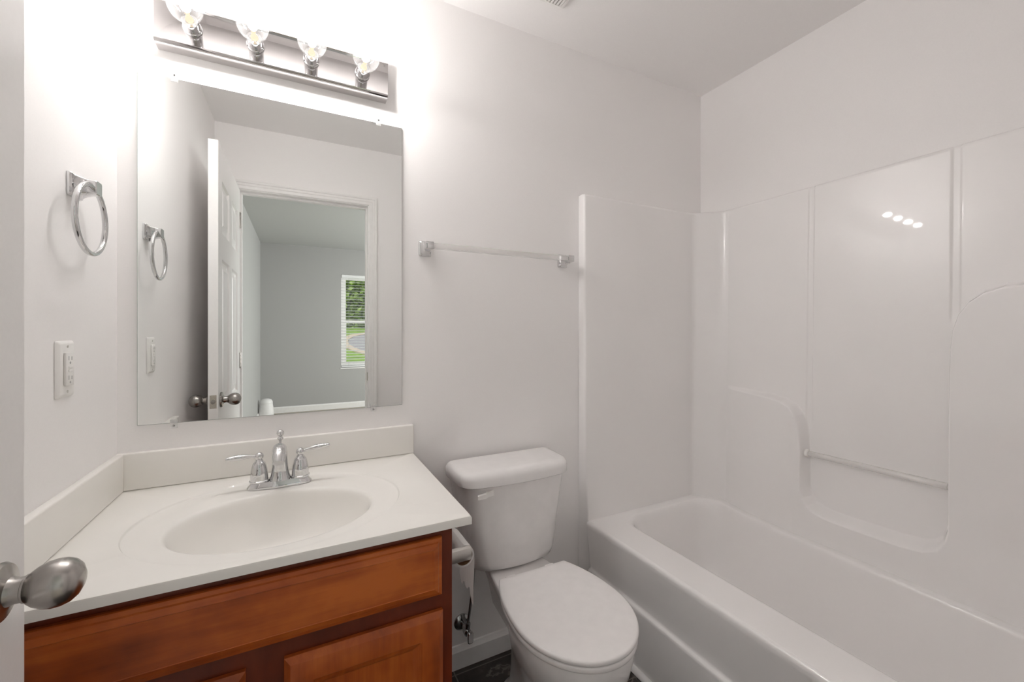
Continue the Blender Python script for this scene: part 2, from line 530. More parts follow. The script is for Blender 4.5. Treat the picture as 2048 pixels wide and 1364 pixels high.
# ------------------------------------------------------------------ bedroom window, blind, outdoors
win = tag(thing('window_1', ((WX0 + WX1) / 2, BY - .06, WZ0), 'white double-hung bedroom window seen in the mirror', 'window'), kind=S)
def frame_bm(x0, x1, z0, z1, w, y0, y1):
    bm = BM()
    box(bm, x0, x0 + w, y0, y1, z0, z1); box(bm, x1 - w, x1, y0, y1, z0, z1)
    box(bm, x0 + w, x1 - w, y0, y1, z0, z0 + w); box(bm, x0 + w, x1 - w, y0, y1, z1 - w, z1)
    return bm
zm = (WZ0 + WZ1) / 2 - .03
obj('window_frame', frame_bm(WX0, WX1, WZ0, WZ1, .035, BY - .115, BY - .045), M['trim'], win, smooth=0)
s1 = obj('sash', frame_bm(WX0 + .035, WX1 - .035, zm, WZ1 - .035, .045, BY - .105, BY - .08), M['trim'], win, smooth=0)
s2 = obj('sash', frame_bm(WX0 + .035, WX1 - .035, WZ0 + .035, zm + .045, .05, BY - .08, BY - .055), M['trim'], win, smooth=0)
obj('pane', BOX(WX0 + .08, WX1 - .08, BY - .094, BY - .091, zm + .045, WZ1 - .08), M['pane'], s1, smooth=0)
obj('pane', BOX(WX0 + .085, WX1 - .085, BY - .069, BY - .066, WZ0 + .085, zm - .005), M['pane'], s2, smooth=0)
obj('window_sill', BOX(WX0 - .01, WX1 + .01, BY - .045, BY + .012, WZ0 - .02, WZ0, .003, 2), M['trim'], win, smooth=0)

w2 = tag(thing('window_added', (BXR + .05, (VY0 + VY1) / 2, VZ0), 'wide white side window, unseen, added to light the bedroom', 'window'), kind=S)  # unseen window put in so the daylight lamp has an opening
bm = BM()
for y0, y1 in ((VY0, VY0 + .05), (-2.325, -2.275), (VY1 - .05, VY1)): box(bm, BXR + .02, BXR + .08, y0, y1, VZ0, VZ1)
for y0, y1 in ((VY0 + .05, -2.325), (-2.275, VY1 - .05)):
    box(bm, BXR + .02, BXR + .08, y0, y1, VZ0, VZ0 + .05); box(bm, BXR + .02, BXR + .08, y0, y1, VZ1 - .05, VZ1)
obj('window_frame', bm, M['trim'], w2, smooth=0)
for y0, y1 in ((VY0 + .05, -2.325), (-2.275, VY1 - .05)):
    obj('pane', BOX(BXR + .048, BXR + .052, y0, y1, VZ0 + .05, VZ1 - .05), M['pane'], w2, smooth=0)

bl = thing('window_blind', ((WX0 + WX1) / 2, BY - .02, WZ1), 'white horizontal slat blind with open slats inside the bedroom window', 'window blind')
obj('headrail', BOX(WX0 + .006, WX1 - .006, BY - .044, BY - .004, WZ1 - .05, WZ1 - .001, .003, 1), M['blind'], bl, smooth=0)
bm = BM()
nz_ = 31
for k in range(nz_):
    z = WZ1 - .075 - k * (WZ1 - WZ0 - .12) / (nz_ - 1)
    prism(bm, [(BY - .043, z + .003), (BY - .024, z + .0015), (BY - .005, z - .004), (BY - .005, z - .0055), (BY - .024, z), (BY - .043, z + .0015)], WX0 + .008, WX1 - .008, 'x')
obj('slats', bm, M['blind'], bl, smooth=0)
obj('bottom_rail', BOX(WX0 + .008, WX1 - .008, BY - .043, BY - .006, WZ0 + .008, WZ0 + .028, .003, 1), M['blind'], bl, smooth=0)
for x in (WX0 + .12, (WX0 + WX1) / 2, WX1 - .12):
    obj('cord', tube(BM(), [(x, BY - .0035, WZ1 - .05), (x, BY - .0035, WZ0 + .02)], .0012, 6), M['grey'], bl)

# rising lawn with the end of a street on it (outside the bedroom window)
def hill(y): return -0.95 + 0.087 * (-(y - 3.0) - 25)      # height at a given y (virtual depth 3 - y)
def gnd(x, y, dz=0): return (x, y, hill(y) + dz)
bm = BM()
ys = [-6.0, -12, -20, -30, -45, -62, -75]
rings(bm, [[gnd(-45, y), gnd(-10, y), gnd(10, y), gnd(30, y), gnd(60, y)] for y in ys], close=False)
bmesh.ops.solidify(bm, geom=bm.faces[:], thickness=0.4)
obj('floor_lawn', bm, M['grass'], kind=S, smooth=0)
def ell(cx, cy, rx, ry, dz, n=64): return [gnd(cx + rx * math.cos(2 * PI * i / n), cy + ry * math.sin(2 * PI * i / n), dz) for i in range(n)]
bm = BM()
rings(bm, [ell(9.0, -34.5, 5.3, 10.3, .005), ell(9.0, -34.5, 5.3, 10.3, .03)], cap0=True, cap1=True)
obj('floor_street', bm, M['road'], kind=S, smooth=0)
bm = BM()
rings(bm, [ell(9.0, -34.5, 6.0, 11.4, .005), ell(9.0, -34.5, 6.0, 11.4, .10), ell(9.0, -34.5, 5.32, 10.35, .06), ell(9.0, -34.5, 5.32, 10.35, .005)])
obj('trim_kerb', bm, M['kerb'], kind=S, smooth=0)

def tree(x, y, h, r, label, seed):
    rnd = random.Random(seed)
    g = hill(y)
    t = thing('tree', (x, y, g), label, 'tree')
    bm = BM()
    tube(bm, [(x, y, g - .1), (x + .05, y, g + h * .25), (x - .1, y + .1, g + h * .5), (x, y, g + h * .8)], [.28, .22, .15, .05], 10)
    for k in range(5):
        a = rnd.uniform(0, 6.28)
        z = g + h * rnd.uniform(.3, .6)
        tube(bm, [(x, y, z), (x + r * .4 * math.cos(a), y + r * .4 * math.sin(a), z + h * .12), (x + r * .7 * math.cos(a), y + r * .7 * math.sin(a), z + h * .22)], [.1, .07, .03], 6)
    obj('trunk', bm, M['bark'], t)
    bm = BM()
    blobs = [(rnd.uniform(-.5, .5) * r, rnd.uniform(-.5, .5) * r, rnd.uniform(.08, .95) * h, rnd.uniform(.4, .65) * r) for _ in range(20)]
    for _ in range(7000):
        bx, by, bz, br = rnd.choice(blobs)
        d = Vector((rnd.gauss(0, 1), rnd.gauss(0, 1), rnd.gauss(0, 1))).normalized() * br * rnd.uniform(.6, 1)
        p = Vector((x + bx, y + by, g + bz)) + d
        s = rnd.uniform(.2, .45)
        u = Vector((rnd.gauss(0, 1), rnd.gauss(0, 1), rnd.gauss(0, 1))).normalized()
        w = u.cross(Vector((rnd.gauss(0, 1), rnd.gauss(0, 1), rnd.gauss(0, 1)))).normalized()
        bm.faces.new([bm.verts.new(p + u * s), bm.verts.new(p + w * s * .6), bm.verts.new(p - u * s), bm.verts.new(p - w * s * .6)])
    obj('foliage', bm, M['leaf'], t, smooth=0)
tree(6.6, -53.0, 13.0, 4.6, 'leafy green tree behind the street, seen through the blind slats', 1)

# small white rounded bin standing by the bedroom's left wall
bx, by = -0.44, -4.02
bn = thing('waste_bin', (bx, by, 0), 'small white round-topped bin by the bedroom wall, seen at the mirror bottom', 'bin')
prof = [(.0, 0), (.098, 0), (.102, .01), (.092, .16), (.083, .22)]
obj('bin_body', lathe(BM(), prof + [(0, .22)], (bx, by, .0005), n=36), M['bin'], bn)
obj('lid', lathe(BM(), [(.0835, .2215), (.0845, .232), (.080, .252), (.066, .272), (.04, .284), (0, .288)], (bx, by, .0005), n=36), M['bin'], bn)

# ------------------------------------------------------------------ vanity cabinet
CX0, CX1, CYF, CYB, CZ = XL + .001, 0.319, 0.940, YB - .001, 0.8145
vc = thing('vanity_cabinet', ((CX0 + CX1) / 2, 1.2, 0), 'cherry-stained wooden vanity cabinet under the white sink top', 'cabinet')
bm = BM()
box(bm, CX0, CX0 + .016, CYF + .02, CYB, 0, CZ)
box(bm, CX1 - .016, CX1, CYF + .02, CYB, 0, CZ)
box(bm, CX0 + .016, CX1 - .016, CYF + .02, CYB, .10, .115)
box(bm, CX0 + .016, CX1 - .016, CYB - .012, CYB, .115, CZ)
obj('carcass', bm, M['woodf'], vc, smooth=0)
bm = BM()
box(bm, CX0, CX0 + .034, CYF, CYF + .02, .10, CZ)
box(bm, CX1 - .034, CX1, CYF, CYF + .02, .10, CZ)
box(bm, CX0 + .034, CX1 - .034, CYF, CYF + .02, CZ - .032, CZ)
box(bm, CX0 + .034, CX1 - .034, CYF, CYF + .02, .615, .665)
box(bm, CX0 + .034, CX1 - .034, CYF, CYF + .02, .10, .14)
box(bm, -0.093, -0.028, CYF, CYF + .02, .14, .615)
obj('face_frame', bm, M['woodf'], vc, smooth=0)
obj('toe_kick', BOX(CX0 + .016, CX1 - .016, CYF + .075, CYF + .09, 0.001, .10), M['woodf'], vc, smooth=0)
def front(name, rect, steps, m):
    bm = BM()
    st = [(0, 0)] + steps
    nested(bm, rect, st, lambda u, v, h: (u, CYF - .0005 - h, v))
    x0, x1, z0, z1 = rect
    bm.faces.new([bm.verts.new((x, CYF - .0005, z)) for x, z in ((x0, z0), (x1, z0), (x1, z1), (x0, z1))])
    return obj(name, bm, m, vc, smooth=20)
DW0, DW1 = -0.418, 0.292
front('drawer_front', (DW0, DW1, 0.663, 0.796),
      [(.0, .008), (.0015, .0105), (.0085, .0125), (.0105, .0155), (.018, .0185), (.0215, .0195), (.0225, .0185), (.0235, .0185)], M['woodh'])
dst = [(0, .009), (.0008, .0098), (.011, .0185), (.0125, .019), (.052, .019), (.0535, .0175), (.060, .0155), (.068, .0105), (.070, .0095)]
front('cabinet_door', (-0.028, 0.294, 0.125, 0.627), dst, M['woodv'])
front('cabinet_door', (-0.418, -0.092, 0.125, 0.627), dst, M['woodv'])

# ------------------------------------------------------------------ vanity top with basin
TZ = 0.835
vt = thing('sink', (-0.04, 1.2, TZ - .02), 'white cultured marble vanity top with integrated oval sink', 'sink')
RX0, RX1, RY0, RY1 = XL + .0005, 0.361, 0.919, YB - .0005
c = (-0.048, 1.150)
EA, EB = 0.211, 0.160
def ray_rect(dx, dy, ins):
    t = 1e9
    if dx > 1e-9: t = min(t, (RX1 - ins - c[0]) / dx)
    if dx < -1e-9: t = min(t, (RX0 + ins - c[0]) / dx)
    if dy > 1e-9: t = min(t, (RY1 - ins - c[1]) / dy)
    if dy < -1e-9: t = min(t, (RY0 + ins - c[1]) / dy)
    return t
def ray_ell(dx, dy, ox, oy, a, b):
    A = (dx / a) ** 2 + (dy / b) ** 2
    B = 2 * ((-ox) * dx / a ** 2 + (-oy) * dy / b ** 2)
    Cc = (ox / a) ** 2 + (oy / b) ** 2 - 1
    return (-B + math.sqrt(B * B - 4 * A * Cc)) / (2 * A)
angs = [2 * PI * i / 180 for i in range(180)]
for X in (RX0, RX1):
    for Y in (RY0, RY1):
        angs.append(math.atan2(Y - c[1], X - c[0]) % (2 * PI))
angs = sorted(set(angs))
prof = [(.02, -.145), (.12, -.1448), (.3, -.142), (.45, -.136), (.58, -.127), (.70, -.113), (.80, -.095), (.88, -.072), (.93, -.051), (.955, -.0375),
        (.975, -.0265), (.990, -.0185), (1.005, -.0130), (1.022, -.0092), (1.045, -.0070), (1.085, -.0058)]
rs = [[] for _ in range(len(prof) + 10)]
for a in angs:
    dx, dy = math.cos(a), math.sin(a)
    re = 1 / math.sqrt((dx / EA) ** 2 + (dy / EB) ** 2)
    rg = min(ray_ell(dx, dy, 0.0, 0.030, 0.290, 0.245), ray_rect(dx, dy, .012) * .985)
    i = 0
    for s, z in prof:
        rs[i].append((c[0] + dx * re * s, c[1] + dy * re * s, TZ + z)); i += 1
    r0 = re * 1.085
    for q, z in ((.5, -.0052), (.94, -.0050), (.965, -.0046), (.99, -.0026), (1.01, -.0006), (1.025, 0)):
        rr = r0 + (rg - r0) * q
        rr = min(rr, ray_rect(dx, dy, .006))
        rs[i].append((c[0] + dx * rr, c[1] + dy * rr, TZ + z)); i += 1
    for ins, z in ((.0045, 0), (.0013, -.0013), (0, -.0045), (0, -.0200)):
        rr = ray_rect(dx, dy, ins)
        rs[i].append((c[0] + dx * rr, c[1] + dy * rr, TZ + z)); i += 1
bm = rings(BM(), rs, cap0=True)
obj('countertop', bm, M['marble'], vt, smooth=40)
obj('backsplash', BOX(XL + .0005, RX1, 1.480, YB - .0005, TZ + .0003, 0.937, .004, 3), M['marble'], vt, smooth=40)
obj('side_splash', BOX(XL + .0005, XL + .0205, 0.925, 1.4798, TZ + .0003, 0.937, .004, 3), M['marble'], vt, smooth=40)
obj('drain', lathe(BM(), [(0, -.001), (.024, -.001), (.025, .002), (.021, .004), (.018, .001), (.017, .004), (.012, .007), (0, .008)], (c[0], c[1], TZ - .1445), n=28), M['chrome'], vt)

# ------------------------------------------------------------------ faucet
fx, fy = -0.051, 1.366
fz = TZ - .0050
fa = thing('faucet', (fx, fy, fz), 'chrome two-handle centerset faucet standing on the sink deck', 'faucet')
def lobe(s, z, off=0.0):
    out = []
    n = 72
    for i in range(n):
        a = 2 * PI * i / n
        x = 0.080 * math.copysign(abs(math.cos(a)) ** 0.75, math.cos(a))
        w = 0.0275 + 0.004 * math.cos(x / 0.080 * PI) ** 2 * (1 if abs(x) > .03 else .6)
        y = w * math.copysign(abs(math.sin(a)) ** 0.8, math.sin(a))
        out.append((fx + x * s - math.copysign(off, x) * 0, fy + y * s * (1 if s > .9 else .95), z))
    return out
bm = rings(BM(), [lobe(1.0, fz + .0003), lobe(1.02, fz + .003), lobe(.985, fz + .007), lobe(.93, fz + .012), lobe(.89, fz + .0165), lobe(.86, fz + .0185)], cap0=True, cap1=True)
obj('base_plate', bm, M['chrome'], fa, smooth=50)
for sx in (-1, 1):
    hx = fx + sx * .0515
    hz = fz + .0185
    prof_h = [(0, 0), (.0245, 0), (.0248, .003), (.0225, .0045), (.0222, .016), (.0205, .031), (.0172, .046), (.0150, .0515), (.0120, .054), (.0090, .060), (.0075, .0625), (0, .063)]
    h = obj('handle', lathe(BM(), prof_h, (hx, fy, hz), n=36), M['chrome'], fa, smooth=40)
    bz = hz + .0695
    rise = .004 if sx < 0 else .014
    bm = lathe(BM(), [(.0115 * math.sin(PI * k / 12), -.0115 * math.cos(PI * k / 12)) for k in range(13)], (hx, fy, bz), n=24)
    L = .078
    pts, rad = [], []
    for t, r in ((.08, .0050), (.16, .0060), (.24, .0056), (.36, .0076), (.52, .0096), (.68, .0098), (.82, .0082), (.91, .0060), (.95, .0066), (.985, .0054), (1.0, .001)):
        pts.append((hx + sx * L * t, fy - .012 * t, bz + rise * t + .0025 * math.sin(PI * t)))
        rad.append(r)
    tube(bm, pts, rad, 16, squash=(.8, 1.0))
    obj('lever', bm, M['chrome'], h, smooth=60)
bm = BM()
zz = fz + .0185
path = [(fy, zz), (fy, zz + .014), (fy - .001, zz + .035), (fy - .004, zz + .056), (fy - .013, zz + .076), (fy - .028, zz + .089), (fy - .048, zz + .094), (fy - .068, zz + .089), (fy - .084, zz + .078), (fy - .092, zz + .068)]
rad = [.0275, .0235, .0205, .0192, .0188, .0184, .0178, .017, .0158, .0145]
tube(bm, [(fx, y, z) for y, z in path], rad, 28)
obj('spout', bm, M['chrome'], fa, smooth=60)
bm = lathe(BM(), [(.0038, -.03), (.0038, .012), (.0075, .016), (.0080, .019), (.0050, .0225), (.0045, .024), (.0080, .0275), (.0098, .033), (.0090, .038), (.005, .042), (0, .043)], (fx, fy + .012, zz + .093), n=22)
obj('lift_rod', bm, M['chrome'], fa, smooth=50)

# ------------------------------------------------------------------ mirror
MX0, MX1, MZ0, MZ1 = -0.4015, 0.3225, 1.008, 1.9895
mi = thing('mirror', ((MX0 + MX1) / 2, 1.497, MZ0), 'large frameless wall mirror above the sink', 'mirror')
obj('glass', BOX(MX0, MX1, 1.4935, 1.4995, MZ0, MZ1, .0015, 1), M['glassedge'], mi, smooth=0)
bm = BM()
bm.faces.new([bm.verts.new(p) for p in ((MX0 + .0015, 1.4932, MZ0 + .0015), (MX1 - .0015, 1.4932, MZ0 + .0015), (MX1 - .0015, 1.4932, MZ1 - .0015), (MX0 + .0015, 1.4932, MZ1 - .0015))])
bmesh.ops.solidify(bm, geom=bm.faces[:], thickness=-.0002)
obj('silvering', bm, M['mirror'], mi, smooth=0)
for x, z, d in ((-.319, MZ1, 1), (.241, MZ1, 1), (-.320, MZ0, -1), (.224, MZ0, -1)):
    bm = BM()
    z0, z1 = sorted((z - d * .010, z + d * .014))
    box(bm, x - .0085, x + .0085, 1.489, 1.4928, z0, z1, .0015, 2)
    k = obj('mirror_clip', bm, M['clip'], mi, smooth=40)
    obj('screw', lathe(BM(), [(0, 0), (.0032, 0), (.0030, .0015), (0, .0022)], (x, 1.489, z + d * .007), (0, -1, 0), 14), M['darkchrome'], k)

# ------------------------------------------------------------------ vanity light bar
lb = thing('vanity_light', (-0.045, 1.48, 2.12), 'polished four-bulb vanity light bar above the mirror', 'light')
LBX0, LBX1, LBZ0, LBZ1, LBY = -0.356, 0.266, 2.064, 2.184, 1.453
bm = BM()
prism(bm, [(1.4995, LBZ0), (LBY + .010, LBZ0), (LBY + .004, LBZ0 + .001), (LBY, LBZ0 + .004), (LBY - .001, LBZ0 + .008), (LBY + .002, LBZ0 + .012), (LBY + .002, LBZ1 - .012),
           (LBY - .001, LBZ1 - .008), (LBY, LBZ1 - .004), (LBY + .004, LBZ1 - .001), (LBY + .010, LBZ1), (1.4995, LBZ1)], LBX0, LBX1, 'x')
obj('back_plate', bm, M['plate'], lb, smooth=40)
BULBZ = 2.122
for x in (-.270, -.1185, .0315, .1835):
    sk = obj('socket', lathe(BM(), [(0, 0), (.0235, 0), (.0235, .003), (.0205, .006), (.0195, .010), (.0195, .034), (.0185, .036), (.0, .036)], (x, LBY + .0015, BULBZ), (0, -1, 0), 32), M['chrome'], lb, smooth=40)
    y0 = LBY - .0348
    gp = [(.0135, 0), (.0145, .006), (.0175, .012), (.024, .019), (.0320, .029), (.0378, .041), (.0396, .053), (.0380, .066), (.0325, .078), (.0235, .087), (.012, .0918), (0, .093)]
    b = obj('bulb', lathe(BM(), gp, (x, y0, BULBZ), (0, -1, 0), 40), M['bulbglass'], lb, smooth=60, label='clear glowing globe bulb')
    co = lathe(BM(), [(.0125 * math.sin(PI * k / 12), -.021 * math.cos(PI * k / 12)) for k in range(13)], (x, y0 - .052, BULBZ + .004), (0, -1, 0), 20)
    obj('glowing_core', co, M['core'], b, smooth=60)
    st = lathe(BM(), [(.010, .001), (.008, .008), (.005, .016), (.0045, .026), (.006, .028), (0, .029)], (x, y0, BULBZ), (0, -1, 0), 16)
    obj('stem', st, M['stemglow'], b, smooth=60)

# ------------------------------------------------------------------ towel ring (left wall)
RYc, RZc = 1.252, 1.588
tr = thing('towel_ring', (XL, RYc, RZc), 'chrome towel ring on the left wall beside the mirror', 'towel ring')
def post(bm, o, ux, uy, un, plate=(.058, .052), top=(.030, .026), depth=.040):
    """square plate, concave neck, block end"""
    o, ux, uy, un = map(Vector, (o, ux, uy, un))
    rs = []
    for sw, sh, h in ((1, 1, 0.0005), (1, 1, .005), (.93, .93, .0085), (.78, .88, .010), (.66, .80, .0145), (.58, .72, .020), (.54, .66, .026), (.52, .6, .030), (.52, .6, depth - .002), (.48, .55, depth)):
        hx, hy = plate[0] / 2 * sw, plate[1] / 2 * sh
        rs.append([o + ux * a + uy * b + un * h for a, b in rrect(0, 0, hx, hy, min(.005, hx * .3), 3)])
    return rings(bm, rs, cap0=True, cap1=True)
obj('mount', post(BM(), (XL, RYc, RZc), (0, 1, 0), (0, 0, 1), (1, 0, 0), depth=.044), M['chrome'], tr, smooth=30)
rr_ = .0755
ring_pts = [(-0.4125, RYc - .008 + rr_ * math.sin(2 * PI * k / 64), RZc - rr_ + .004 + rr_ * math.cos(2 * PI * k / 64)) for k in range(64)]
obj('ring', tube(BM(), ring_pts, .0056, 14, close=True), M['chrome'], tr, smooth=80)

# ------------------------------------------------------------------ outlet (left wall)
oy, oz = 1.210, 1.190
ou = thing('wall_outlet', (XL, oy, oz), 'white GFCI outlet on the left wall under the towel ring', 'outlet')
bm = BM()
def oring(hy, hz, x, r=.004): return [(XL + x, oy + a, oz + b) for a, b in rrect(0, 0, hy, hz, r, 4)]
rings(bm, [oring(.0365, .0595, .0004), oring(.0365, .0595, .0018), oring(.0345, .0575, .0042), oring(.0305, .0535, .0066), oring(.029, .052, .0070)], cap0=True, cap1=True)
obj('cover_plate', bm, M['plastic'], ou, smooth=30)
rc = obj('receptacle', BOX(XL + .0072, XL + .0115, oy - .0168, oy + .0168, oz - .0345, oz + .0345, .0012, 2), M['plastic'], ou, smooth=40)
for s in (-1, 1):
    zc = oz + s * .0205
    for sy, h in ((-1, .0065), (1, .0055)):
        obj('slot', BOX(XL + .0114, XL + .0118, oy + sy * .0065 - .001, oy + sy * .0065 + .001, zc - .002, zc + h), M['grey'], rc, smooth=0)
    obj('ground_hole', lathe(BM(), [(0, 0), (.0026, 0), (.0026, .0004), (0, .0004)], (XL + .0114, oy, zc - .0075), (1, 0, 0), 12), M['grey'], rc)
bm = BM()
box(bm, XL + .0116, XL + .0126, oy - .0080, oy + .0080, oz + .0008, oz + .0056, .0004, 1)
obj('reset_button', bm, M['plastic'], rc, smooth=0)
bm = BM()
box(bm, XL + .0116, XL + .0126, oy - .0080, oy + .0080, oz - .0058, oz - .0010, .0004, 1)
obj('test_button', bm, M['plastic'], rc, smooth=0)
for s in (-1, 1):
    obj('screw', lathe(BM(), [(0, 0), (.003, 0), (.0028, .0012), (0, .0016)], (XL + .007, oy, oz + s * .0475), (1, 0, 0), 14), M['satin'], ou)

# ------------------------------------------------------------------ towel bar (mirror wall)
tb = thing('towel_bar', (0.705, YB, 1.572), 'clear square towel bar with chrome posts above the toilet', 'towel bar')
TBZ = 1.571
for x in (.405, 1.003):
    bm = post(BM(), (x, YB, TBZ - .002), (1, 0, 0), (0, 0, 1), (0, -1, 0), plate=(.046, .056), depth=.046)
    box(bm, x - .014, x + .014, YB - .072, YB - .044, TBZ - .013, TBZ + .013, .002, 2)
    obj('post', bm, M['chrome'], tb, smooth=30)
obj('bar', BOX(.4192, .9888, YB - .0675, YB - .0485, TBZ - .0095, TBZ + .0095, .0015, 2), M['clearbar'], tb, smooth=30)

# ------------------------------------------------------------------ toilet
tx = 0.698
to = thing('toilet', (tx, 1.15, 0), 'white two-piece toilet with closed lid between vanity and tub', 'toilet')
def egg(cy, hw, yf, yb, z, n=64, p=1.0):
    out = []
    for i in range(n):
        a = 2 * PI * i / n
        s, k = math.sin(a), math.cos(a)
        y = cy + ((yb - cy) * k if k > 0 else (cy - yf) * k)
        out.append((tx + hw * math.copysign(abs(s) ** p, s), y, z))
    return out
bm = BM()
rings(bm, [egg(1.14, .126, .945, 1.355, 0.0005), egg(1.14, .128, .940, 1.36, .012), egg(1.14, .116, .945, 1.35, .024),
           egg(1.12, .088, .945, 1.33, .05), egg(1.11, .082, .940, 1.33, .12), egg(1.08, .090, .915, 1.32, .18), egg(1.05, .112, .872, 1.30, .25),
           egg(1.03, .138, .836, 1.27, .31), egg(1.01, .156, .816, 1.25, .355), egg(1.0, .165, .808, 1.24, .395), egg(1.0, .1675, .806, 1.235, .418),
           egg(1.0, .165, .809, 1.233, .430), egg(1.0, .150, .824, 1.22, .434)], cap0=True, cap1=True)
# deck under the tank
def deck(z, hw0, hw1, y0, y1): return [(tx - hw0, y0, z), (tx + hw0, y0, z), (tx + hw1, y1, z), (tx - hw1, y1, z)]
def deckr(z, w, ins=0):
    pts = []
    for y, hw in ((1.12, .13), (1.20, .126), (1.26, .118), (1.30, .112), (1.36, .104), (1.43, .095)):
        pts.append((tx + (hw - ins) * w, y, z))
    return pts + [(2 * tx - x, y, z) for x, y, z in pts[::-1]]
rings(bm, [deckr(.25, .55), deckr(.33, .72), deckr(.385, .92), deckr(.418, 1.0), deckr(.427, .99), deckr(.430, .96)], cap0=True, cap1=True)
bw = obj('bowl', bm, M['china'], to, smooth=50)
def plan(g, yb=1.217, yf=.798, hw=.1725, n=40):
    """round-front seat outline with a straight back, grown by g"""
    pts = []
    cy = 1.0
    for k in range(n + 1):
        y = yb - .0 - (yb - cy) * k / n
        pts.append((hw * math.sqrt(1 - ((y - cy) / .31) ** 2), y))
    for k in range(1, n + 1):
        a = PI / 2 * k / n
        pts.append((hw * math.cos(a), cy - (cy - yf) * math.sin(a)))
    full = pts + [(-x, y) for x, y in pts[::-1][1:]]
    gx = (hw + g) / hw
    return [(tx + x * gx, cy + (y - cy) * ((cy - yf + g) / (cy - yf) if y < cy else (yb - cy + g * .6) / (yb - cy))) for x, y in full]
def slab(bm, z0, z1, g, r, crown=0.0):
    rs = []
    for gi, z in ((g - r, z0), (g - r * .3, z0 + r * .3), (g, z0 + r), (g, z1 - r), (g - r * .3, z1 - r * .3), (g - r, z1)):
        rs.append([(x, y, z) for x, y in plan(gi)])
    if crown:
        rs.append([(x, y, z1 + crown * .6) for x, y in plan(g - .03)])
        rs.append([(x, y, z1 + crown) for x, y in plan(g - .08)])
    return rings(bm, rs, cap0=True, cap1=True)
st = obj('seat', slab(BM(), .4355, .4515, .001, .004), M['seat'], to, smooth=50)
sl = obj('seat_lid', slab(BM(), .4535, .4690, .003, .0055, .0025), M['seat'], to, smooth=50)
for s in (-1, 1):
    obj('seat_hinge', BOX(tx + s * .075 - .018, tx + s * .075 + .018, 1.219, 1.241, .4305, .458, .004, 2), M['seat'], to, smooth=40)
# tank
def tankr(z, hw, yf, r, bow=.012, yb=1.478):
    n = 10
    pts = []
    for k in range(n + 1):                                   # bowed front
        t = -1 + 2 * k / n
        pts.append((tx + (hw - r) * t, yf - bow * (1 - t * t)))
    right = [(tx + hw - r + r * math.sin(a), yf + r - r * math.cos(a)) for a in [PI / 2 * k / 6 for k in range(1, 7)]]
    left = [(2 * tx - x, y) for x, y in right[::-1]]
    back = [(tx + hw + .004, yb - .01), (tx + hw - .002, yb), (tx - hw + .002, yb), (tx - hw - .004, yb - .01)]
    return [(x, y, z) for x, y in pts + right + back + left]
bm = rings(BM(), [tankr(.4305, .146, 1.335, .055), tankr(.440, .158, 1.316, .06), tankr(.465, .1645, 1.308, .06), tankr(.60, .183, 1.307, .058), tankr(.738, .204, 1.306, .055)], cap0=True, cap1=True)
tk = obj('tank', bm, M['china'], to, smooth=45)
bm = rings(BM(), [tankr(.738, .214, 1.298, .062), tankr(.742, .2185, 1.292, .065), tankr(.764, .2215, 1.294, .066), tankr(.776, .220, 1.298, .066), tankr(.785, .214, 1.306, .064), tankr(.7895, .204, 1.318, .06), tankr(.7905, .19, 1.334, .055)], cap0=True, cap1=True)
obj('tank_lid', bm, M['china'], to, smooth=45)
bm = BM()
lx, ly, lz = tx - .118, 1.3065, .716
lathe(bm, [(0, 0), (.016, 0), (.016, .004), (.012, .007), (0, .007)], (lx, ly + .006, lz), (0, -1, 0), 20)
rings(bm, [[(lx + .026, ly - .002, lz + .013), (lx + .026, ly - .002, lz - .010), (lx + .026, ly + .006, lz - .010), (lx + .026, ly + .006, lz + .013)],
           [(lx - .012, ly - .012, lz + .008), (lx - .012, ly - .012, lz - .009), (lx - .012, ly + .002, lz - .009), (lx - .012, ly + .002, lz + .008)],
           [(lx - .026, ly - .024, lz + .007), (lx - .026, ly - .024, lz - .008), (lx - .022, ly - .010, lz - .008), (lx - .022, ly - .010, lz + .007)],
           [(lx - .056, ly - .028, lz + .006), (lx - .056, ly - .028, lz - .006), (lx - .052, ly - .017, lz - .006), (lx - .052, ly - .017, lz + .006)]], cap0=True, cap1=True)
obj('flush_lever', bm, M['plastic'], to, smooth=30)
for s in (-1, 1):
    obj('bolt_cap', lathe(BM(), [(.017, 0), (.017, .006), (.012, .013), (0, .016)], (tx + s * .112, 1.16, .0205), n=20), M['china'], to)

# water supply: wall escutcheon, angle stop, riser hose
vx, vz = .547, .165
sv = thing('supply_valve', (vx, YB, vz), 'chrome toilet shut-off valve on the wall above the baseboard', 'valve')
obj('escutcheon', lathe(BM(), [(0, 0.0003), (.031, .0003), (.030, .004), (.022, .009), (.012, .012), (0, .012)], (vx, YB, vz), (0, -1, 0), 28), M['darkchrome'], sv)
bm = BM()
tube(bm, [(vx, YB - .011, vz), (vx, YB - .045, vz)], .0085, 14)
lathe(bm, [(0, 0), (.013, 0), (.0135, .004), (.0135, .024), (.011, .028), (0, .028)], (vx, YB - .044, vz), (0, -1, 0), 16)
tube(bm, [(vx, YB - .058, vz), (vx + .004, YB - .058, vz + .03)], .0095, 12)
lathe(bm, [(0, 0), (.007, 0), (.007, .018), (0, .018)], (vx, YB - .070, vz), (0, -1, 0), 12)
obj('valve_body', bm, M['darkchrome'], sv)
bm = BM()
rings(bm, [[(vx + a, y, vz + b) for a, b in rrect(0, 0, .011 * s, .021 * s, .0085 * s, 5)] for y, s in ((YB - .086, .85), (YB - .089, 1), (YB - .096, 1), (YB - .099, .8))], cap0=True, cap1=True)
obj('valve_handle', bm, M['chrome'], sv)
hose = [(vx + .004, YB - .058, vz + .03), (vx + .009, YB - .060, vz + .07), (vx + .014, YB - .064, vz + .12), (vx + .018, YB - .070, vz + .18), (vx + .022, YB - .074, vz + .24), (vx + .024, YB - .075, .4298)]
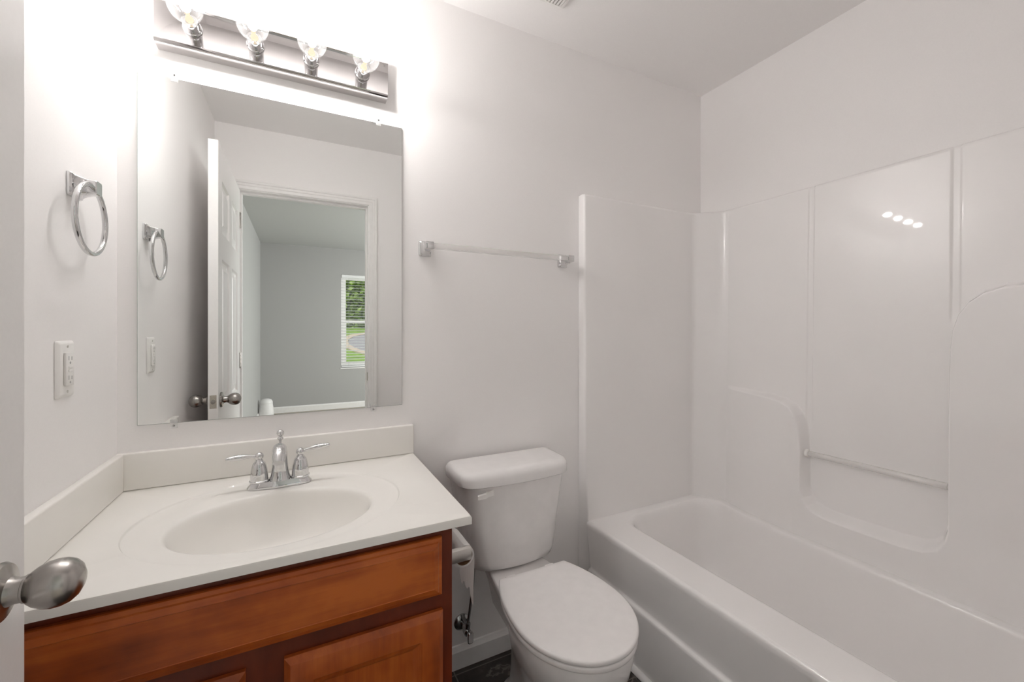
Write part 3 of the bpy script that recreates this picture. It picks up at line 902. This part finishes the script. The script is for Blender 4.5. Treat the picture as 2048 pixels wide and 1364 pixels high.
obj('supply_hose', tube(BM(), hose, .0052, 12), M['darkchrome'], sv)

# ------------------------------------------------------------------ toilet paper holder on the cabinet side
hy0, hy1, hz_, hx_ = 1.030, 1.168, 0.687, 0.388
ph = thing('paper_holder', (CX1, 1.10, hz_), 'satin metal toilet paper holder on the side of the wooden cabinet', 'paper holder')
for y in (hy0, hy1):
    bm = BM()
    box(bm, CX1 - .002, CX1 + .006, y - .018, y + .018, hz_ - .022, hz_ + .022, .0015, 2)
    box(bm, CX1 + .006, CX1 + .082, y - .009, y + .009, hz_ - .0155, hz_ + .0155, .0015, 2)
    obj('post', bm, M['satin'], ph, smooth=30)
obj('roller', tube(BM(), [(hx_, hy0 + .0082, hz_), (hx_, hy1 - .0082, hz_)], .0065, 14), M['plastic'], ph)
tp = thing('toilet_paper_roll', (hx_, 1.10, hz_), 'nearly used up toilet paper roll with a torn end hanging', 'toilet paper')
ya, yb_ = hy0 + .014, hy1 - .014
def hollow(r0, r1):
    bm = BM()
    n = 40
    cz = hz_ - (r0 - .0065) + .0003
    def R(r, y): return [(hx_ + r * math.cos(2 * PI * i / n), y, cz + r * math.sin(2 * PI * i / n)) for i in range(n)]
    a = [R(r0, ya), R(r1, ya), R(r1, yb_), R(r0, yb_), R(r0, ya)]
    return rings(bm, a)
CRD = .0222
obj('cardboard_core', hollow(CRD, CRD + .0012), M['card'], tp, smooth=40)
bm = BM(); n = 40
cz = hz_ - (CRD - .0065) + .0003
def R(r, y): return [(hx_ + r * math.cos(2 * PI * i / n), y, cz + r * math.sin(2 * PI * i / n)) for i in range(n)]
rings(bm, [R(CRD + .0013, ya + .0003), R(CRD + .0062, ya + .0003), R(CRD + .0062, yb_ - .0003), R(CRD + .0013, yb_ - .0003), R(CRD + .0013, ya + .0003)])
obj('paper', bm, M['paper'], tp, smooth=40)
bm = BM()
rnd = random.Random(5)
nx = 26
RO = CRD + .0068
colsv = []
for i in range(nx + 1):
    t = i / nx
    y = ya + (yb_ - ya) * t
    lo = .118 + .016 * max(0, 1 - t * 5) - .012 * max(0, 1 - abs(t - .3) * 6) + .005 * math.sin(t * 17) + rnd.uniform(-.006, .006)
    v = []
    for k in range(13):
        if k <= 4:
            a = PI / 2 * (1 - k / 4)
            p = (hx_ + RO * math.cos(a), y, cz + RO * math.sin(a))
        else:
            q = (k - 4) / 8
            p = (hx_ + RO + .0012 * math.sin(q * 7 + t * 14) * q - .004 * q * q, y + .002 * math.sin(q * 5) * q, cz - lo * q)
        v.append(bm.verts.new(p))
    colsv.append(v)
for a, b in zip(colsv[:-1], colsv[1:]):
    for k in range(12):
        bm.faces.new((a[k], b[k], b[k + 1], a[k + 1]))
bmesh.ops.solidify(bm, geom=bm.faces[:], thickness=.0005)
obj('torn_sheet', bm, M['paper'], tp, smooth=60)

# ------------------------------------------------------------------ bathtub with one-piece surround
SX = 1.863                       # upper back-wall face at its top
DRAFT = 0.020                    # the moulded wall leans back this much per metre of height
PY = 1.455                       # far end-wall face
ZT, ZR = 1.862, 0.450            # top of surround, tub rim
NY = YF + .045                   # near end-wall face
su = thing('bathtub_surround', (1.45, 0.75, 0), 'glossy white one-piece bathtub and shower wall surround', 'bathtub')
# how far the lower back wall stands proud of the upper one
AMP = [(0.0, .068), (.385, .062), (.54, .056), (.81, .046), (1.0, .048), (1.12, .040), (1.22, .027), (1.29, .012), (1.328, 0)]
def amp(y): return lin_tab(AMP, y)
def xin(y): return SX - amp(y)
# tub: deck, apron and basin in one mesh
bm = BM()
nC = 16
def basin_ring(f0, f1, b0, b1, r, z):
    """rounded rectangle x f0..f1, y b0..b1; the wall side follows the back wall"""
    pts = rrect((f0 + f1) / 2, (b0 + b1) / 2, (f1 - f0) / 2, (b1 - b0) / 2, r, 10)
    return [(x, y, z) for x, y in pts]
def follow(ring_, k):
    out = []
    for x, y, z in ring_:
        t = max(0, (x - 1.55) / (1.84 - 1.55))
        out.append((x - k * t * t * (amp(y) - .004) , y, z))
    return out
def densify(ring_):
    out = []
    m = len(ring_)
    for i in range(m):
        a, b = Vector(ring_[i]), Vector(ring_[(i + 1) % m])
        k = max(1, int((b - a).length / .06))
        for j in range(k): out.append(tuple(a + (b - a) * j / k))
    return out
def tub_ring(f0, f1, b0, b1, r, z):
    return [p for p in rrect_d(f0, f1, b0, b1, r, z)]
def rrect_d(f0, f1, b0, b1, r, z):
    cx, cy, hx, hy = (f0 + f1) / 2, (b0 + b1) / 2, (f1 - f0) / 2, (b1 - b0) / 2
    out = []
    def arc(ax, ay, a0):
        for k in range(11):
            a = math.radians(a0 + 9 * k)
            out.append((ax + r * math.cos(a), ay + r * math.sin(a)))
    def seg(p, q, n):
        for k in range(1, n): out.append((p[0] + (q[0] - p[0]) * k / n, p[1] + (q[1] - p[1]) * k / n))
    arc(cx + hx - r, cy + hy - r, 0);   seg((cx + hx - r, cy + hy), (cx - hx + r, cy + hy), 10)
    arc(cx - hx + r, cy + hy - r, 90);  seg((cx - hx, cy + hy - r), (cx - hx, cy - hy + r), 24)
    arc(cx - hx + r, cy - hy + r, 180); seg((cx - hx + r, cy - hy), (cx + hx - r, cy - hy), 10)
    arc(cx + hx - r, cy - hy + r, 270); seg((cx + hx, cy - hy + r), (cx + hx, cy + hy - r), 24)
    res = []
    for x, y in out:
        t = min(1, max(0, (x - 1.55) / (1.86 - 1.55)))
        res.append((x - t * t * (3 - 2 * t) * (amp(y) + DRAFT * (ZT - ZR)), y, z))
    return res
R_ = [rrect_d(1.1180, 1.866, NY - .008, PY + .006, .004, ZR - .0005),          # outer edge of deck under the walls
      rrect_d(1.235, 1.832, NY + .055, 1.398 + .018, .092, ZR + .0005),
      rrect_d(1.247, 1.827, NY + .062, 1.398 + .014, .098, ZR - .001),
      rrect_d(1.254, 1.823, NY + .067, 1.398 + .010, .104, ZR - .005),
      rrect_d(1.259, 1.819, NY + .072, 1.398 + .006, .110, ZR - .013),
      rrect_d(1.263, 1.815, NY + .078, 1.398, .117, ZR - .035),
      rrect_d(1.275, 1.802, NY + .11, 1.385, .125, ZR - .14),
      rrect_d(1.288, 1.785, NY + .15, 1.368, .13, ZR - .25),
      rrect_d(1.303, 1.77, NY + .18, 1.345, .13, ZR - .315),
      rrect_d(1.335, 1.745, NY + .22, 1.305, .13, ZR - .345),
      rrect_d(1.39, 1.70, NY + .30, 1.24, .12, ZR - .352)]
rings(bm, R_, cap1=True)
ap = [(1.1180, ZR - .0005), (1.1120, ZR - .002), (1.1065, ZR - .007), (1.1045, ZR - .015), (1.1050, ZR - .026), (1.1085, ZR - .05), (1.1150, ZR - .10), (1.1215, .285), (1.1255, .250), (1.1245, .2435), (1.1215, .2405),
      (1.1150, .2385), (1.1120, .2345), (1.1120, .226), (1.1150, .12), (1.1185, .0005)]
ysx = [NY - .008 + (PY + .006 - NY + .008) * k / 40 for k in range(41)]
rings(bm, [[(x, y, z) for x, z in ap] for y in ysx], close=False)
obj('tub', bm, M['acrylic'], su, smooth=50)
# far end panel with its return edge, cove to the back wall
bm = BM()
def xf(z): return lin_tab([(0, 1.140), (.10, 1.138), (.25, 1.131), (.35, 1.120), (.45, 1.106), (.62, 1.096), (1.0, 1.092), (ZT, 1.089)], z)
zl = [0.0005, .06, .12, .18, .25, .30, .35, .40, .45, .50, .56, .62, .8, 1.0, 1.3, 1.6, 1.80, ZT - .012, ZT - .006, ZT - .002, ZT]
rs = []
for z in zl:
    d = 0.0
    if z > ZT - .013: d = .010 - math.sqrt(max(0, .010 ** 2 - (max(0, z - (ZT - .010))) ** 2))
    x0 = xf(z)
    row = [(1.091, YB - .0005, z), (x0 + .0002, PY + .012 + d, z), (x0 + .0012, PY + .005 + d, z), (x0 + .004, PY + .0015 + d, z), (x0 + .009, PY + d, z)]
    if True:
        row += [(1.4, PY + d, z), (1.735, PY + d, z), (1.752, PY - .001 + d, z), (1.764, PY - .005 + d, z), (1.773, PY - .011 + d, z)]
        row += [(1.800, PY - .036 + d * .7, z), (1.826 + d * .3, PY - .060 + d * .7, z), (1.840 + d * .5, PY - .074 + d * .5, z), (1.849 + d * .7, PY - .084 + d * .3, z), (1.856 + d, PY - .095, z), (1.8610 + d, PY - .108, z), (SX + d, PY - .125, z)]
        row = [(x - (DRAFT * (ZT - z) * min(1, max(0, (x - 1.735) / .115)) if x > 1.735 else 0), y, zz_) for x, y, zz_ in row]
    rs.append(row)
rings(bm, rs, close=False)
z = ZT
top = rs[-1]
rings(bm, [top, [(1.091, YB - .0005, z), (x0 + .0002, YB - .0006, z), (x0 + .0012, YB - .0006, z), (x0 + .004, YB - .0006, z), (x0 + .009, YB - .0006, z), (1.4, YB - .0006, z), (1.735, YB - .0006, z)]
           + [(min(XR - .0005, p[0] + .03), YB - .0006, z) for p in top[7:12]] + [(XR - .0006, YB - .02, z)] + [(XR - .0006, p[1] + .002, z) for p in top[13:]]], close=False)
obj('end_wall', bm, M['acrylic'], su, smooth=40)
# near end panel
bm = BM()
rings(bm, [[(1.091, YF + .0005, z), (1.092, NY - .005, z), (1.099, NY, z), (1.78, NY, z), (XR - .0008, NY, z)] for z in (ZR - .01, ZT)], close=False)
bm.faces.new([bm.verts.new(p) for p in ((1.091, YF + .0005, ZT), (1.092, NY - .005, ZT), (1.099, NY, ZT), (XR - .0008, NY, ZT), (XR - .0008, YF + .0005, ZT))])
rings(bm, [[(1.091, YF + .0005, z), (1.092, NY - .005, z), (1.118, NY - .004, z)] for z in (0.0005, ZR)], close=False)
obj('end_wall', bm, M['acrylic'], su, smooth=40)
# back wall: upper face, lower face standing proud, niche between two shelf-topped shoulders
bound = [(1.60, 1.003), (1.35, 1.000), (1.30, .996), (1.20, .990), (1.10, .983), (1.05, .974), (1.015, .955), (.993, .925), (.980, .890), (.972, .850), (.968, .800), (.967, .64),
         (.960, .604), (.944, .577), (.918, .560), (.88, .551), (.80, .549), (.66, .553), (.60, .561), (.565, .580), (.548, .610), (.542, .65), (.542, 1.0), (.540, 1.20), (.535, 1.270),
         (.522, 1.320), (.500, 1.357), (.470, 1.382), (.43, 1.397), (.37, 1.401), (.25, 1.396), (-.30, 1.38)]
segs = [(Vector(a), Vector(b)) for a, b in zip(bound[:-1], bound[1:])]
def sdist(y, z):
    p = Vector((y, z))
    best, sg = 9, 1
    for a, b in segs:
        d = b - a
        t = max(0, min(1, (p - a).dot(d) / d.length_squared))
        q = p - (a + d * t)
        l = q.length
        if l < best - 1e-9:
            best = l
            sg = 1 if d.x * q.y - d.y * q.x > 0 else -1      # boundary runs towards -y: left side is below
    return best * sg
def sstep(e0, e1, x):
    t = max(0, min(1, (x - e0) / (e1 - e0)))
    return t * t * (3 - 2 * t)
def groove(y, z, y0, zend):
    d = abs(y - y0)
    g = 1 - sstep(.008, .015, d)
    return g * sstep(zend, zend + .05, z)
import numpy as np
def axis_pts(lo, hi, fine, coarse, zones):
    out = [lo]
    while out[-1] < hi - 1e-6:
        x = out[-1]
        st = fine if any(a <= x <= b for a, b in zones) else coarse
        out.append(min(hi, x + st))
    return out
yv = axis_pts(NY, PY - .125, .0017, .008, [(.40, .60), (.93, 1.04)])
zv = axis_pts(ZR - .004, ZT - .0105, .0017, .008, [(.535, .64), (.86, 1.02), (1.26, 1.415)])
Yg, Zg = np.meshgrid(np.array(yv), np.array(zv), indexing='ij')
best = np.full(Yg.shape, 9.0); sgn = np.ones(Yg.shape)
for a, b in segs:
    d = b - a
    t = np.clip(((Yg - a.x) * d.x + (Zg - a.y) * d.y) / d.length_squared, 0, 1)
    qx, qy = Yg - a.x - d.x * t, Zg - a.y - d.y * t
    l = np.hypot(qx, qy)
    mk = l < best - 1e-9
    best = np.where(mk, l, best)
    sgn = np.where(mk, np.where(d.x * qy - d.y * qx > 0, 1.0, -1.0), sgn)
SD = best * sgn                                    # > 0 below / inside the proud part
def sst(e0, e1, x):
    t = np.clip((x - e0) / (e1 - e0), 0, 1)
    return t * t * (3 - 2 * t)
# edge softness: crisp shoulders, broad sloping floor of the niche
soft = .013 + .016 * sst(.66, .56, Zg) * sst(.99, .93, Yg)
PRO = sst(-soft, .006, SD)
AY = np.vectorize(amp)(Yg)
GR = np.zeros(Yg.shape)
for y0, zend in ((.964, .86), (.542, 1.28)):
    GR += (1 - sst(.007, .0145, np.abs(Yg - y0))) * sst(zend, zend + .06, Zg) * (1 - PRO)
Xg = SX - DRAFT * (ZT - Zg) - AY * PRO + .0042 * GR
bm = BM()
vg = [[bm.verts.new((float(Xg[i, j]), yv[i], zv[j])) for j in range(len(zv))] for i in range(len(yv))]
for i in range(len(yv) - 1):
    for j in range(len(zv) - 1):
        bm.faces.new((vg[i][j], vg[i + 1][j], vg[i + 1][j + 1], vg[i][j + 1]))
tr_ = [[(float(Xg[i, -1]), y, zv[-1]) for i, y in enumerate(yv)], [(float(Xg[i, -1]) + .0025, y, ZT - .005) for i, y in enumerate(yv)],
       [(float(Xg[i, -1]) + .006, y, ZT - .001) for i, y in enumerate(yv)], [(float(Xg[i, -1]) + .009, y, ZT) for i, y in enumerate(yv)], [(XR - .0006, y, ZT) for y in yv]]
rings(bm, tr_, close=False)
obj('back_wall', bm, M['acrylic'], su, smooth=60)
# clear bar across the niche
bar0, bar1, bz_ = Vector((1.818, .9575, .779)), Vector((1.822, .5445, .779)), .779
gb = obj('grab_bar', tube(BM(), [bar0 + Vector((0, -.008, 0)), bar1 + Vector((0, .004, 0))], .0108, 20), M['clearbar'], su, smooth=60)
obj('bar_socket', lathe(BM(), [(0, 0), (.015, 0), (.015, .010), (.012, .012), (0, .012)], bar0 + Vector((0, .004, 0)), (0, -1, 0), 20), M['plastic'], su)
obj('bar_socket', lathe(BM(), [(0, 0), (.0125, 0), (.0125, .004), (.0115, .006), (0, .006)], bar1 + Vector((0, -.004, 0)), (0, 1, 0), 20), M['plastic'], su)

# ------------------------------------------------------------------ ceiling exhaust grille
vx1, vy1 = .888, 1.325
ev = thing('ceiling_vent', (.765, 1.20, ZC), 'white slatted exhaust vent on the bathroom ceiling', 'vent')
bm = BM()
def vr(i, z): return [(x, y, z) for x, y in rrect(.765, 1.202, .123 - i, .123 - i, .008, 3)]
rings(bm, [vr(0, ZC - .0005), vr(.001, ZC - .006), vr(.006, ZC - .012), vr(.012, ZC - .015), vr(.017, ZC - .015), vr(.017, ZC - .004)])
obj('frame', bm, M['plastic'], ev, smooth=40)
bm = BM()
for k in range(17):
    x = .765 - .100 + k * .200 / 16
    box(bm, x - .0034, x + .0034, 1.202 - .1065, 1.202 + .1065, ZC - .0145, ZC - .005)
obj('slats', bm, M['plastic'], ev, smooth=0)
obj('shade_backing', BOX(.765 - .1065, .765 + .1065, 1.202 - .1065, 1.202 + .1065, ZC - .0035, ZC - .0008), M['black'], ev, smooth=0)  # flat black sheet painted as the shade behind the slats
